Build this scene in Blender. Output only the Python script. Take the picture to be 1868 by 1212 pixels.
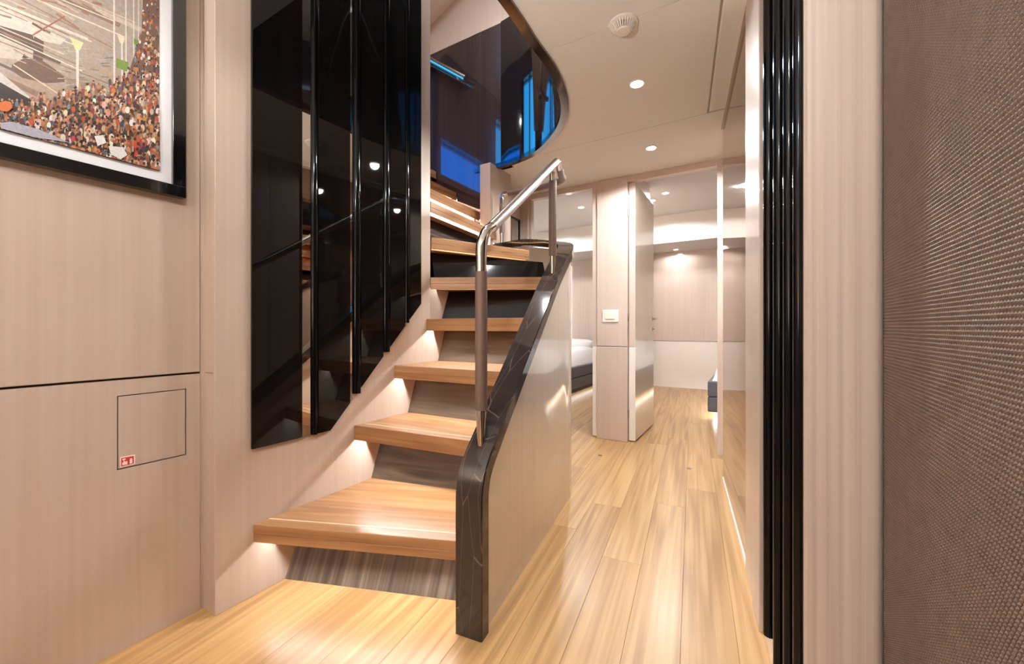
import bpy, bmesh, math, random
from mathutils import Vector, Matrix

random.seed(7)
SC = bpy.context.scene
for o in list(bpy.data.objects):
    bpy.data.objects.remove(o)
COL = SC.collection

# ------------------------------------------------------------------ camera
F, H, HY, CX = 740.0, 0.95, 597.0, 934.0
YAW = math.radians(31.0)
CA, SA = math.cos(YAW), math.sin(YAW)
cam_d = bpy.data.cameras.new('camera')
cam = bpy.data.objects.new('camera', cam_d)
COL.objects.link(cam)
cam_d.sensor_width = 36.0
cam_d.lens = F / 1868.0 * 36.0
cam_d.shift_y = (HY - 606.0) / 1868.0
cam_d.clip_start = 0.02
cam.location = (0, 0, H)
cam.rotation_euler = (math.radians(90), 0, YAW)
SC.camera = cam

# ------------------------------------------------------------------ exposure, world
SC.view_settings.view_transform = 'Standard'
SC.view_settings.look = 'None'
SC.view_settings.gamma = 1.0
SC.view_settings.use_curve_mapping = False
SC.view_settings.exposure = 0.35
SC.cycles.max_bounces = 10
SC.cycles.diffuse_bounces = 5
SC.cycles.glossy_bounces = 6
SC.cycles.sample_clamp_indirect = 6.0
SC.cycles.caustics_reflective = False
SC.cycles.caustics_refractive = False

world = bpy.data.worlds.new('dusk_sky')
SC.world = world
world.use_nodes = True
wn, wl = world.node_tree.nodes, world.node_tree.links
wn.clear()
wo = wn.new('ShaderNodeOutputWorld')
bg = wn.new('ShaderNodeBackground')
tc = wn.new('ShaderNodeTexCoord')
sx = wn.new('ShaderNodeSeparateXYZ')
rp = wn.new('ShaderNodeValToRGB')
rp.color_ramp.elements[0].position = 0.0
rp.color_ramp.elements[0].color = (0.05, 0.42, 0.80, 1)
rp.color_ramp.elements[1].position = 0.7
rp.color_ramp.elements[1].color = (0.01, 0.19, 0.60, 1)
wl.new(tc.outputs['Generated'], sx.inputs[0])
wl.new(sx.outputs['Z'], rp.inputs[0])
wl.new(rp.outputs[0], bg.inputs['Color'])
bg.inputs['Strength'].default_value = 5.0
wl.new(bg.outputs[0], wo.inputs[0])

WARM = (0.955, 0.99, 0.985)
NEUT = (0.96, 0.99, 1.0)
P_DOWN, P_CABIN, P_UPPER, P_LED, P_FILL = 86.0, 72.0, 66.0, 3.8, 360.0

# ------------------------------------------------------------------ measuring helpers (photo pixel + known plane -> metres)
def ray(px, py):
    X = (px - CX) / F
    return (X * CA - SA, X * SA + CA, (HY - py) / F)
def onx(px, py, x0):
    d = ray(px, py); t = x0 / d[0]
    return Vector((x0, d[1] * t, H + d[2] * t))
def ony(px, py, y0):
    d = ray(px, py); t = y0 / d[1]
    return Vector((d[0] * t, y0, H + d[2] * t))
def onz(px, py, z0):
    d = ray(px, py); t = (z0 - H) / d[2]
    return Vector((d[0] * t, d[1] * t, z0))
RW0 = Vector((0.0404, 1.3576)); RWD = Vector((-0.144, 0.989)).normalized()
def rx(y):                                   # x of the slanted right wall at y
    return RW0.x + (y - RW0.y) * RWD.x / RWD.y
def onr(px, py=HY):                          # point on the slanted right wall
    d = ray(px, py)
    # (t*d0 - RW0.x)*RWD.y - (t*d1-RW0.y)*RWD.x = 0
    t = (RW0.x * RWD.y - RW0.y * RWD.x) / (d[0] * RWD.y - d[1] * RWD.x)
    return Vector((d[0] * t, d[1] * t, H + d[2] * t))

# ------------------------------------------------------------------ materials
def s2l(c):
    c = c / 255.0
    return c / 12.92 if c <= 0.04045 else ((c + 0.055) / 1.055) ** 2.4
def rgb(r, g, b):
    return (s2l(r), s2l(g), s2l(b), 1.0)

def new_mat(name):
    m = bpy.data.materials.new(name)
    m.use_nodes = True
    nt = m.node_tree
    return m, nt, nt.nodes['Principled BSDF']

def plain(name, col, rough=0.5, metal=0.0, coat=0.0, spec=0.5, noise=0.0, nscale=40.0, bump=0.0):
    m, nt, b = new_mat(name)
    b.inputs['Base Color'].default_value = col
    b.inputs['Roughness'].default_value = rough
    b.inputs['Metallic'].default_value = metal
    b.inputs['Coat Weight'].default_value = coat
    b.inputs['Coat Roughness'].default_value = 0.03
    b.inputs['Specular IOR Level'].default_value = spec
    if noise or bump:
        t = nt.nodes.new('ShaderNodeTexCoord')
        n = nt.nodes.new('ShaderNodeTexNoise')
        n.inputs['Scale'].default_value = nscale
        n.inputs['Detail'].default_value = 3
        nt.links.new(t.outputs['Object'], n.inputs['Vector'])
        if noise:
            r = nt.nodes.new('ShaderNodeValToRGB')
            r.color_ramp.elements[0].color = tuple(c * (1 - noise) for c in col[:3]) + (1,)
            r.color_ramp.elements[1].color = tuple(min(1, c * (1 + noise)) for c in col[:3]) + (1,)
            r.color_ramp.elements[0].position = 0.3
            r.color_ramp.elements[1].position = 0.7
            nt.links.new(n.outputs['Fac'], r.inputs[0])
            nt.links.new(r.outputs[0], b.inputs['Base Color'])
        if bump:
            bp = nt.nodes.new('ShaderNodeBump')
            bp.inputs['Strength'].default_value = bump
            bp.inputs['Distance'].default_value = 0.002
            nt.links.new(n.outputs['Fac'], bp.inputs['Height'])
            nt.links.new(bp.outputs[0], b.inputs['Normal'])
    return m

def grain(name, dark, mid, light, scale, rough=0.3, coat=0.0, rings=0.0, ring_scale=(1, 1, 1), rnd=0.0, coat_rough=0.05, contrast=(0.32, 0.5, 0.68), spec=0.5):
    """wood-like: stretched noise, an optional ring pattern, an optional shift of tone from piece to piece"""
    m, nt, b = new_mat(name)
    N, L = nt.nodes, nt.links
    t = N.new('ShaderNodeTexCoord')
    oi = N.new('ShaderNodeObjectInfo')
    add = N.new('ShaderNodeVectorMath'); add.operation = 'ADD'
    mul = N.new('ShaderNodeVectorMath'); mul.operation = 'SCALE'
    cmb = N.new('ShaderNodeCombineXYZ')
    L.new(oi.outputs['Random'], cmb.inputs[0]); L.new(oi.outputs['Random'], cmb.inputs[1]); L.new(oi.outputs['Random'], cmb.inputs[2])
    L.new(cmb.outputs[0], mul.inputs[0]); mul.inputs['Scale'].default_value = 37.0 if rnd else 0.0
    L.new(t.outputs['Object'], add.inputs[0]); L.new(mul.outputs[0], add.inputs[1])
    mp = N.new('ShaderNodeMapping')
    mp.inputs['Scale'].default_value = scale
    L.new(add.outputs[0], mp.inputs['Vector'])
    n1 = N.new('ShaderNodeTexNoise'); n1.inputs['Scale'].default_value = 1.0; n1.inputs['Detail'].default_value = 5; n1.inputs['Roughness'].default_value = 0.62
    L.new(mp.outputs[0], n1.inputs['Vector'])
    fac = n1.outputs['Fac']
    if rings:
        mp2 = N.new('ShaderNodeMapping'); mp2.inputs['Scale'].default_value = ring_scale
        L.new(add.outputs[0], mp2.inputs['Vector'])
        n2 = N.new('ShaderNodeTexNoise'); n2.inputs['Scale'].default_value = 1.0; n2.inputs['Detail'].default_value = 1.0
        L.new(mp2.outputs[0], n2.inputs['Vector'])
        m1 = N.new('ShaderNodeMath'); m1.operation = 'MULTIPLY'; m1.inputs[1].default_value = 11.0
        L.new(n2.outputs['Fac'], m1.inputs[0])
        m2 = N.new('ShaderNodeMath'); m2.operation = 'PINGPONG'; m2.inputs[1].default_value = 1.0
        L.new(m1.outputs[0], m2.inputs[0])
        mx = N.new('ShaderNodeMix'); mx.data_type = 'FLOAT'
        mx.inputs[0].default_value = rings
        L.new(n1.outputs['Fac'], mx.inputs[2]); L.new(m2.outputs[0], mx.inputs[3])
        fac = mx.outputs[0]
    if rnd:
        sh = N.new('ShaderNodeMath'); sh.operation = 'MULTIPLY_ADD'
        L.new(oi.outputs['Random'], sh.inputs[0]); sh.inputs[1].default_value = rnd
        sub = N.new('ShaderNodeMath'); sub.operation = 'SUBTRACT'
        L.new(fac, sub.inputs[0]); sub.inputs[1].default_value = rnd / 2
        L.new(sub.outputs[0], sh.inputs[2])
        fac = sh.outputs[0]
    r = N.new('ShaderNodeValToRGB')
    e = r.color_ramp.elements
    e[0].color = dark; e[0].position = contrast[0]
    e[1].color = light; e[1].position = contrast[2]
    k = e.new(contrast[1]); k.color = mid
    L.new(fac, r.inputs[0])
    L.new(r.outputs[0], b.inputs['Base Color'])
    b.inputs['Roughness'].default_value = rough
    b.inputs['Coat Weight'].default_value = coat
    b.inputs['Coat Roughness'].default_value = coat_rough
    b.inputs['Specular IOR Level'].default_value = spec
    return m

def emit(name, col, strength):
    m, nt, b = new_mat(name)
    b.inputs['Base Color'].default_value = (0.9, 0.9, 0.9, 1)
    b.inputs['Emission Color'].default_value = tuple(col[:3]) + (1,)
    b.inputs['Emission Strength'].default_value = strength
    return m

M = {}
M['veneer'] = grain('pale_veneer', rgb(182, 162, 147), rgb(186, 166, 151), rgb(190, 171, 157), (60, 60, 0.9), rough=0.32, coat=0.35, coat_rough=0.06)
M['veneer_gloss'] = grain('glossy_pale_veneer', rgb(206, 189, 174), rgb(209, 192, 177), rgb(212, 196, 182), (50, 50, 0.9), rough=0.25, coat=1.0, coat_rough=0.04)
M['veneer_far'] = grain('cabin_veneer', rgb(204, 185, 174), rgb(207, 188, 178), rgb(210, 192, 182), (40, 40, 0.9), rough=0.25, coat=0.8, coat_rough=0.05)
M['column'] = grain('column_veneer', rgb(174, 156, 146), rgb(184, 166, 156), rgb(194, 177, 168), (90, 90, 0.7), rough=0.3, coat=0.6, coat_rough=0.08)
M['ceiling'] = plain('ceiling_lining', rgb(236, 233, 228), rough=0.55)
M['white'] = plain('white_panel', rgb(238, 232, 226), rough=0.3, coat=0.3)
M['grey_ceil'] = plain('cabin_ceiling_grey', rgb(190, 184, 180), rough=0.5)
M['floor'] = grain('floor_oak', rgb(156, 117, 74), rgb(178, 138, 91), rgb(192, 154, 107), (62, 1.1, 62), rough=0.34, coat=0.12, rings=0.22, ring_scale=(9.0, 0.45, 9.0), rnd=0.16, coat_rough=0.2)
M['tread'] = grain('tread_teak', rgb(142, 98, 62), rgb(160, 116, 78), rgb(174, 132, 94), (1.6, 42, 42), rough=0.35, coat=0.15, rings=0.25, ring_scale=(0.7, 9, 9), rnd=0.12, coat_rough=0.15)
M['riser'] = grain('riser_walnut', rgb(66, 57, 50), rgb(92, 80, 71), rgb(124, 110, 100), (70, 0.6, 0.8), rough=0.4, rings=0.15, ring_scale=(9, 0.5, 0.6), rnd=0.2)
M['riser_flat'] = grain('riser_walnut_lengthwise', rgb(58, 46, 36), rgb(76, 62, 50), rgb(92, 76, 62), (2.0, 2.0, 45), rough=0.4, rings=0.2, ring_scale=(1.2, 1.2, 10), rnd=0.2)
M['riser_gloss'] = plain('dark_gloss_riser', rgb(22, 20, 20), rough=0.10, spec=0.25)
M['black'] = grain('black_lacquer', rgb(9, 8, 8), rgb(14, 11, 10), rgb(19, 14, 13), (70, 70, 1), rough=0.02, coat=0.0, spec=0.22)
M['rib'] = plain('black_gloss_rib', rgb(7, 7, 7), rough=0.08, coat=0.0, spec=0.2)
M['matte_black'] = plain('matte_black', rgb(8, 7, 7), rough=0.9, spec=0.1)
M['dark_wall'] = grain('dark_lacquered_veneer', rgb(38, 28, 32), rgb(50, 39, 43), rgb(62, 50, 54), (60, 60, 0.8), rough=0.12, coat=1.0, coat_rough=0.01)
M['dark_curve'] = plain('midnight_lacquer', rgb(16, 15, 20), rough=0.05, coat=1.0)
for k_ in ('dark_wall', 'dark_curve'):
    M[k_].node_tree.nodes['Principled BSDF'].inputs['Coat IOR'].default_value = 1.75
M['chrome'] = plain('polished_steel', rgb(214, 208, 202), rough=0.10, metal=1.0)
M['satin'] = plain('satin_steel', rgb(176, 168, 162), rough=0.26, metal=1.0)
M['leather'] = plain('brown_leather', rgb(104, 82, 72), rough=0.45, bump=0.25, nscale=900)
M['bronze'] = plain('bronze_trim', rgb(120, 104, 92), rough=0.12, metal=1.0)
M['mirror'] = plain('mirror_glass', rgb(225, 222, 218), rough=0.01, metal=1.0)
M['bronze_mirror'] = plain('bronze_lacquer_mirror', rgb(152, 132, 122), rough=0.03, metal=1.0)
M['frame'] = plain('black_frame', rgb(8, 8, 9), rough=0.12, coat=0.8)
M['mat'] = plain('picture_mount', rgb(226, 224, 226), rough=0.6)
M['plastic'] = plain('white_plastic', rgb(236, 230, 222), rough=0.35)
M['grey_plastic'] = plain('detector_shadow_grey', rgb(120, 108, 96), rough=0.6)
M['duvet'] = plain('white_cotton', rgb(236, 236, 238), rough=0.85, bump=0.4, nscale=14)
M['bedbase'] = plain('slate_upholstery', rgb(104, 106, 116), rough=0.7, noise=0.08, nscale=300)
M['weave'] = plain('woven_brown', rgb(102, 86, 78), rough=0.55, noise=0.10, nscale=30)
M['weave_back'] = plain('woven_brown_ground', rgb(60, 46, 40), rough=0.7)
M['dark'] = plain('dark_brown', rgb(40, 32, 28), rough=0.8)  # dark brown of the backing walls and bed plinths
M['gap'] = plain('joint_brown', rgb(96, 74, 60), rough=0.8)
M['floor_gap'] = plain('floor_joint', rgb(140, 104, 66), rough=0.8)
M['led_dim'] = emit('led_strip_dimmed', (1.0, 0.93, 0.84), 2.0)
M['led'] = emit('led_strip', (1.0, 0.93, 0.84), 9.0)
M['lamp'] = emit('lamp_glow', (1.0, 0.93, 0.84), 14.0)
M['inlay'] = plain('pale_inlay', rgb(214, 190, 158), rough=0.25)
M['red'] = plain('sign_red', rgb(196, 52, 50), rough=0.5)
M['signwhite'] = plain('sign_white', rgb(246, 222, 216), rough=0.5)
M['lightbar'] = emit('light_bar', (1.0, 0.94, 0.85), 2.2)

def glass(name, col):
    m, nt, b = new_mat(name)
    b.inputs['Base Color'].default_value = col
    b.inputs['Roughness'].default_value = 0.0
    b.inputs['Transmission Weight'].default_value = 1.0
    b.inputs['IOR'].default_value = 1.05
    return m
M['glass'] = glass('clear_glass', (0.92, 0.97, 1, 1))
M['glass_blue'] = glass('tinted_glass', (0.20, 0.42, 0.85, 1))

def marble():
    m, nt, b = new_mat('black_marble')
    N, L = nt.nodes, nt.links
    t = N.new('ShaderNodeTexCoord')
    n = N.new('ShaderNodeTexNoise'); n.inputs['Scale'].default_value = 5.0; n.inputs['Detail'].default_value = 4
    L.new(t.outputs['Object'], n.inputs['Vector'])
    mp = N.new('ShaderNodeMapping'); mp.inputs['Scale'].default_value = (16, 2.2, 2.0); mp.inputs['Rotation'].default_value = (0, 0.1, 0.15)
    L.new(t.outputs['Object'], mp.inputs['Vector'])
    mix = N.new('ShaderNodeMix'); mix.data_type = 'VECTOR'; mix.inputs[0].default_value = 0.18
    L.new(mp.outputs[0], mix.inputs[4]); L.new(n.outputs['Color'], mix.inputs[5])
    v = N.new('ShaderNodeTexVoronoi'); v.feature = 'DISTANCE_TO_EDGE'; v.inputs['Scale'].default_value = 1.6
    L.new(mix.outputs[1], v.inputs['Vector'])
    r = N.new('ShaderNodeValToRGB')
    e = r.color_ramp.elements
    e[0].position = 0.0; e[0].color = rgb(104, 92, 86)
    e[1].position = 0.011; e[1].color = rgb(46, 37, 34)
    L.new(v.outputs['Distance'], r.inputs[0])
    L.new(r.outputs[0], b.inputs['Base Color'])
    b.inputs['Roughness'].default_value = 0.06
    b.inputs['Coat Weight'].default_value = 0.2
    b.inputs['Coat Roughness'].default_value = 0.03
    return m
M['marble'] = marble()

def vcol():
    m, nt, b = new_mat('printed_photograph')
    a = nt.nodes.new('ShaderNodeVertexColor'); a.layer_name = 'print'
    n = nt.nodes.new('ShaderNodeTexNoise'); n.inputs['Scale'].default_value = 160; n.inputs['Detail'].default_value = 4
    t = nt.nodes.new('ShaderNodeTexCoord')
    nt.links.new(t.outputs['Object'], n.inputs['Vector'])
    mx = nt.nodes.new('ShaderNodeMix'); mx.data_type = 'RGBA'; mx.blend_type = 'OVERLAY'; mx.inputs[0].default_value = 0.35
    nt.links.new(a.outputs['Color'], mx.inputs[6]); nt.links.new(n.outputs['Fac'], mx.inputs[7])
    nt.links.new(mx.outputs[2], b.inputs['Base Color'])
    b.inputs['Roughness'].default_value = 0.4
    b.inputs['Coat Weight'].default_value = 0.6
    b.inputs['Coat Roughness'].default_value = 0.02
    return m
M['print'] = vcol()

# ------------------------------------------------------------------ mesh helpers
class MB:
    def __init__(self):
        self.v, self.f = [], []
    def quad(self, a, b, c, d):
        i = len(self.v); self.v += [tuple(a), tuple(b), tuple(c), tuple(d)]; self.f.append((i, i + 1, i + 2, i + 3)); return self
    def box(self, x0, x1, y0, y1, z0, z1):
        return self.prism([(x0, y0), (x1, y0), (x1, y1), (x0, y1)], z0, z1)
    def prism(self, poly, z0, z1):
        """vertical prism over a plan polygon; z1 may be a list of heights"""
        a = sum(poly[i][0] * poly[(i + 1) % len(poly)][1] - poly[(i + 1) % len(poly)][0] * poly[i][1] for i in range(len(poly)))
        n = len(poly)
        zl = list(z0) if isinstance(z0, (list, tuple)) else [z0] * n
        zh = list(z1) if isinstance(z1, (list, tuple)) else [z1] * n
        if a < 0:
            poly = poly[::-1]; zl = zl[::-1]; zh = zh[::-1]
        i = len(self.v)
        self.v += [(p[0], p[1], z) for p, z in zip(poly, zl)] + [(p[0], p[1], z) for p, z in zip(poly, zh)]
        self.f.append(tuple(range(i + n - 1, i - 1, -1)))
        self.f.append(tuple(range(i + n, i + 2 * n)))
        for k in range(n):
            j = (k + 1) % n
            self.f.append((i + k, i + j, i + n + j, i + n + k))
        return self
    def slab(self, pts, off):
        """thin solid: a polygon of 3-D points and the same moved by off"""
        i = len(self.v); n = len(pts); off = Vector(off)
        self.v += [tuple(p) for p in pts] + [tuple(Vector(p) + off) for p in pts]
        self.f.append(tuple(range(i, i + n))); self.f.append(tuple(range(i + 2 * n - 1, i + n - 1, -1)))
        for k in range(n):
            j = (k + 1) % n
            self.f.append((i + k, i + n + k, i + n + j, i + j))
        return self
    def tube(self, path, r, n=16, caps=True):
        path = [Vector(p) for p in path]
        rs = list(r) if isinstance(r, (list, tuple)) else [r] * len(path)
        i = len(self.v)
        T0 = (path[1] - path[0]).normalized()
        up = Vector((0, 0, 1)) if abs(T0.z) < 0.9 else Vector((1, 0, 0))
        U = T0.cross(up).normalized()
        for k, p in enumerate(path):
            if k == 0: T = path[1] - path[0]
            elif k == len(path) - 1: T = path[-1] - path[-2]
            else: T = (path[k + 1] - p).normalized() + (p - path[k - 1]).normalized()
            T.normalize()
            U = (U - T * U.dot(T)).normalized()
            V = T.cross(U)
            for j in range(n):
                a = 2 * math.pi * j / n
                self.v.append(tuple(p + (U * math.cos(a) + V * math.sin(a)) * rs[k]))
        for k in range(len(path) - 1):
            for j in range(n):
                q = (j + 1) % n
                self.f.append((i + k * n + j, i + k * n + q, i + (k + 1) * n + q, i + (k + 1) * n + j))
        if caps:
            self.f.append(tuple(range(i + n - 1, i - 1, -1)))
            e = i + (len(path) - 1) * n
            self.f.append(tuple(range(e, e + n)))
        return self
    def lathe(self, c, prof, n=32, axis='z'):
        """prof: list of (radius, height) about a vertical axis through c"""
        i = len(self.v); c = Vector(c)
        for r, h in prof:
            for j in range(n):
                a = 2 * math.pi * j / n
                if axis == 'z': self.v.append(tuple(c + Vector((r * math.cos(a), r * math.sin(a), h))))
                elif axis == 'x': self.v.append(tuple(c + Vector((h, r * math.cos(a), r * math.sin(a)))))
                else: self.v.append(tuple(c + Vector((r * math.sin(a), h, r * math.cos(a)))))
        for k in range(len(prof) - 1):
            for j in range(n):
                q = (j + 1) % n
                self.f.append((i + k * n + j, i + k * n + q, i + (k + 1) * n + q, i + (k + 1) * n + j))
        self.f.append(tuple(range(i + n - 1, i - 1, -1)))
        e = i + (len(prof) - 1) * n
        self.f.append(tuple(range(e, e + n)))
        return self
    def mesh(self, name, mat, smooth=None):
        me = bpy.data.meshes.new(name)
        me.from_pydata(self.v, [], self.f)
        me.materials.append(mat)
        bm = bmesh.new(); bm.from_mesh(me)
        bmesh.ops.recalc_face_normals(bm, faces=bm.faces)
        bm.to_mesh(me); bm.free()
        if smooth is not None:
            me.polygons.foreach_set('use_smooth', [True] * len(me.polygons))
            me.set_sharp_from_angle(angle=math.radians(smooth))
        me.update()
        return me
    def build(self, name, mat, parent=None, smooth=None, bevel=0.0, **kw):
        o = bpy.data.objects.new(name, self.mesh(name, mat, smooth))
        return link(o, parent, bevel, **kw)

WL = {}
def link(o, parent=None, bevel=0.0, label=None, cat=None, group=None, kind=None):
    COL.objects.link(o)
    w = Vector(o.location)
    WL[o.name] = w
    if parent is not None:
        o.parent = parent
        o.location = w - WL[parent.name]
    if bevel:
        b = o.modifiers.new('edge', 'BEVEL'); b.width = bevel; b.segments = 2; b.limit_method = 'ANGLE'; b.angle_limit = math.radians(40)
        b.harden_normals = False
    tag(o, label, cat, group, kind)
    return o
def tag(o, label=None, cat=None, group=None, kind=None):
    if label: o['label'] = label
    if cat: o['category'] = cat
    if group: o['group'] = group
    if kind: o['kind'] = kind
    return o
def empty(name, loc, **kw):
    o = bpy.data.objects.new(name, None)
    o.empty_display_size = 0.1
    o.location = loc
    return link(o, None, 0, **kw)
def box(name, mat, dims, parent=None, bevel=0.0, **kw):
    return MB().box(*dims).build(name, mat, parent, bevel=bevel, **kw)
def smooth_path(pts, n=6):
    pts = [Vector(p) for p in pts]; out = []
    for i in range(len(pts) - 1):
        p0 = pts[max(i - 1, 0)]; p1 = pts[i]; p2 = pts[i + 1]; p3 = pts[min(i + 2, len(pts) - 1)]
        for k in range(n):
            t = k / n
            out.append(0.5 * ((2 * p1) + (p2 - p0) * t + (2 * p0 - 5 * p1 + 4 * p2 - p3) * t * t + (3 * p1 - p0 - 3 * p2 + p3) * t ** 3))
    out.append(pts[-1])
    return out
def lamp(name, typ, loc, energy, col=WARM, parent=None, size=0.05, rot=(0, 0, 0), spot=None, sy=None, blend=0.6):
    d = bpy.data.lights.new(name, typ)
    d.energy = energy; d.color = col
    if typ == 'AREA':
        d.size = size
        if sy: d.shape = 'RECTANGLE'; d.size_y = sy
    else:
        d.shadow_soft_size = size
    if typ == 'SPOT':                       # wide downlight lens: less straight down, more to the sides
        d.use_nodes = True
        nt = d.node_tree; em = nt.nodes['Emission']
        t = nt.nodes.new('ShaderNodeTexCoord'); x = nt.nodes.new('ShaderNodeSeparateXYZ')
        a = nt.nodes.new('ShaderNodeMath'); a.operation = 'ABSOLUTE'
        mr = nt.nodes.new('ShaderNodeMapRange'); mr.inputs['To Min'].default_value = 0.5; mr.inputs['To Max'].default_value = 1.0
        nt.links.new(t.outputs['Normal'], x.inputs[0]); nt.links.new(x.outputs['Z'], a.inputs[0])
        nt.links.new(a.outputs[0], mr.inputs['Value']); nt.links.new(mr.outputs[0], em.inputs['Strength'])
    if spot: d.spot_size = math.radians(spot); d.spot_blend = blend
    o = bpy.data.objects.new(name, d)
    o.location = loc; o.rotation_euler = rot
    return link(o, parent)

ZC = 2.2            # corridor ceiling
SWX = -1.521        # face of the stair wall
LWX = -1.597        # face of the left wall
BY = 3.365          # face of the bulkhead with the two doorways
DY = 2.645           # dark wall at the back of the stair well
YP = 0.6385         # where left wall meets the stair wall's end

# ------------------------------------------------------------------ FLOOR
floor = box('floor', M['floor_gap'], (-3.6, 1.4, -1.6, 7.0, -0.12, -0.012), kind='structure')
PD = Vector((-0.122, 0.9925)).normalized()
PA = math.atan2(-PD.x, PD.y)
PW = 0.155
meshes = {}
def plank_mesh(L):
    if L not in meshes:
        w, c, t = PW / 2 - 0.00025, 0.0006, 0.012
        v = [(-w, 0, -t), (w, 0, -t), (w, L, -t), (-w, L, -t), (-w, 0, -c), (w, 0, -c), (w, L, -c), (-w, L, -c),
             (-w + c, c, 0), (w - c, c, 0), (w - c, L - c, 0), (-w + c, L - c, 0)]
        f = [(0, 3, 2, 1)] + [(a, b, b + 4, a + 4) for a, b in ((0, 1), (1, 2), (2, 3))] + [(3, 0, 4, 7)]
        f += [(4, 5, 9, 8), (5, 6, 10, 9), (6, 7, 11, 10), (7, 4, 8, 11), (8, 9, 10, 11)]
        me = bpy.data.meshes.new('plank'); me.from_pydata(v, [], f); me.materials.append(M['floor']); me.update()
        meshes[L] = me
    return meshes[L]
def inroom(x, y):
    if y < 0.2: return False
    if y < 3.4: return -1.75 < x < rx(y) + 0.25
    return -2.6 < x < 0.35 and y < 6.9
PR = Vector((PD.y, -PD.x))
for row in range(-20, 22):
    s = -0.4 + random.random() * 1.0 - 2.0
    while s < 7.2:
        L = random.choice((1.4, 1.8, 2.2))
        o0 = PR * (row * PW + 0.045) + PD * s
        if any(inroom(*(o0 + PD * (L * q / 4))) for q in range(5)):
            o = bpy.data.objects.new('plank', plank_mesh(L))
            o.location = (o0.x, o0.y, 0.0); o.rotation_euler = (0, 0, PA)
            link(o, floor)
        s += L + 0.0006

# ------------------------------------------------------------------ LEFT WALL
wall_left = box('wall_left', M['gap'], (-1.72, LWX - 0.02, -1.6, YP + 0.1, 0, ZC), kind='structure')
seam = onx(365, 680, LWX).z
yj = onx(365, 600, LWX).y - 0.012
h0, h1 = onx(216, 724, LWX), onx(338, 829, LWX)
hy0, hy1, hz0, hz1 = h0.y, h1.y, onx(338, 829, LWX).z, onx(338, 711, LWX).z
box('upper_panel', M['veneer'], (LWX - 0.02, LWX, -1.6, yj + 0.012, seam + 0.003, ZC), wall_left, bevel=0.002)
MB().box(LWX - 0.02, LWX, -1.6, hy0 - 0.003, 0, seam - 0.003).box(LWX - 0.02, LWX, hy1 + 0.003, yj + 0.012, 0, seam - 0.003) \
    .box(LWX - 0.02, LWX, hy0 - 0.003, hy1 + 0.003, 0, hz0 - 0.003).box(LWX - 0.02, LWX, hy0 - 0.003, hy1 + 0.003, hz1 + 0.003, seam - 0.003) \
    .build('lower_panel', M['veneer'], wall_left)
box('corner_strip', M['veneer'], (LWX - 0.02, LWX - 0.003, yj + 0.0135, YP + 0.01, 0, ZC), wall_left)
hatch = box('access_hatch', M['veneer'], (LWX - 0.02, LWX - 0.0005, hy0, hy1, hz0, hz1), wall_left, bevel=0.001, label='small square flush hatch low in the left wall with a red fire sticker')
# red sticker with hose reel and extinguisher pictograms
def on_hatch(px, py): return onx(px, py, LWX + 0.0002)
b = MB(); b.slab([on_hatch(219, 854), on_hatch(246.5, 847), on_hatch(246.5, 829.5), on_hatch(219, 834.5)], (0.0005, 0, 0))
st = b.build('fire_sticker', M['signwhite'], hatch, label='red fire equipment sticker with two white pictograms')
b = MB()
b.slab([onx(p, q, LWX + 0.0010) for p, q in ((221, 851.5), (244, 846), (244, 832), (221, 836.2))], (0.0003, 0, 0))
# the red field is part of the sticker's own stack: joined pictograms on top
red = b.build('fire_sticker_field', M['red'], hatch)
b = MB()
for poly in (((223, 849.5), (232.5, 847.5), (232.5, 841.5), (227, 842.5), (227, 839.5), (229, 839), (229, 836.5), (223, 837.6), (223.5, 840), (225.5, 840), (225.5, 843), (223, 845)),
             ((236.5, 846.5), (241.5, 845.4), (241.5, 838.5), (240.5, 836), (238, 836.3), (236.5, 839.5))):
    b.slab([onx(p, q, LWX + 0.0016) for p, q in poly], (0.0003, 0, 0))
b.build('fire_sticker_pictogram', M['signwhite'], hatch)

# ------------------------------------------------------------------ STAIR WALL (with its end at the left wall)
YE = 1.667
wall_stair = MB().box(-1.66, SWX, YP, YE, 0, 3.05).build('wall_stairwell', M['veneer'], None, bevel=0.002, kind='structure')
MB().box(-1.66, SWX - 0.002, YE + 0.001, 2.66, 0, 1.16).build('under_stair_panel', M['veneer'], wall_stair)
box('end_seam', M['gap'], (LWX + 0.012, SWX - 0.012, YP - 0.0006, YP, seam - 0.001, seam + 0.001), wall_stair)

# ------------------------------------------------------------------ BLACK WALL CLADDING
def swy(px): return onx(px, 600, SWX).y
Z_B0 = onx(460, 819, SWX).z
ykink = onx(600, 783, SWX).y
p_top = onx(765, 555, SWX)
ytop, ztop = p_top.y, p_top.z
def zb(y): return Z_B0 if y <= ykink else Z_B0 + (y - ykink) * (ztop - Z_B0) / (ytop - ykink)
clad = empty('black_wall_cladding', (SWX, swy(457), Z_B0), label='tall glossy black panel cladding on the stair wall with sloped lower edge', cat='wall panelling')
def clad_piece(name, pa, pb, mat, x0, x1, bevel=0.0015, zoff=0.0):
    y0, y1 = swy(pa), swy(pb)
    ys = [y0] + ([ykink] if y0 < ykink < y1 else []) + [y1]
    pts = [(x0, y, zb(y) + zoff) for y in ys] + [(x0, y1, 3.0), (x0, y0, 3.0)]
    return MB().slab(pts, (x1 - x0, 0, 0)).build(name, mat, clad, bevel=bevel)
S1 = SWX + 0.012
for a_, b_ in ((457, 548.5), (577.5, 636), (655.5, 696.5), (708.5, 736.5), (744.5, 765.5)):
    clad_piece('panel', a_, b_, M['black'], SWX + 0.0003, S1)
for a_, b_ in ((549, 565), (636.5, 641.5)):
    clad_piece('mirror_strip', a_, b_, M['mirror'], SWX + 0.0003, SWX + 0.006, 0)
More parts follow.
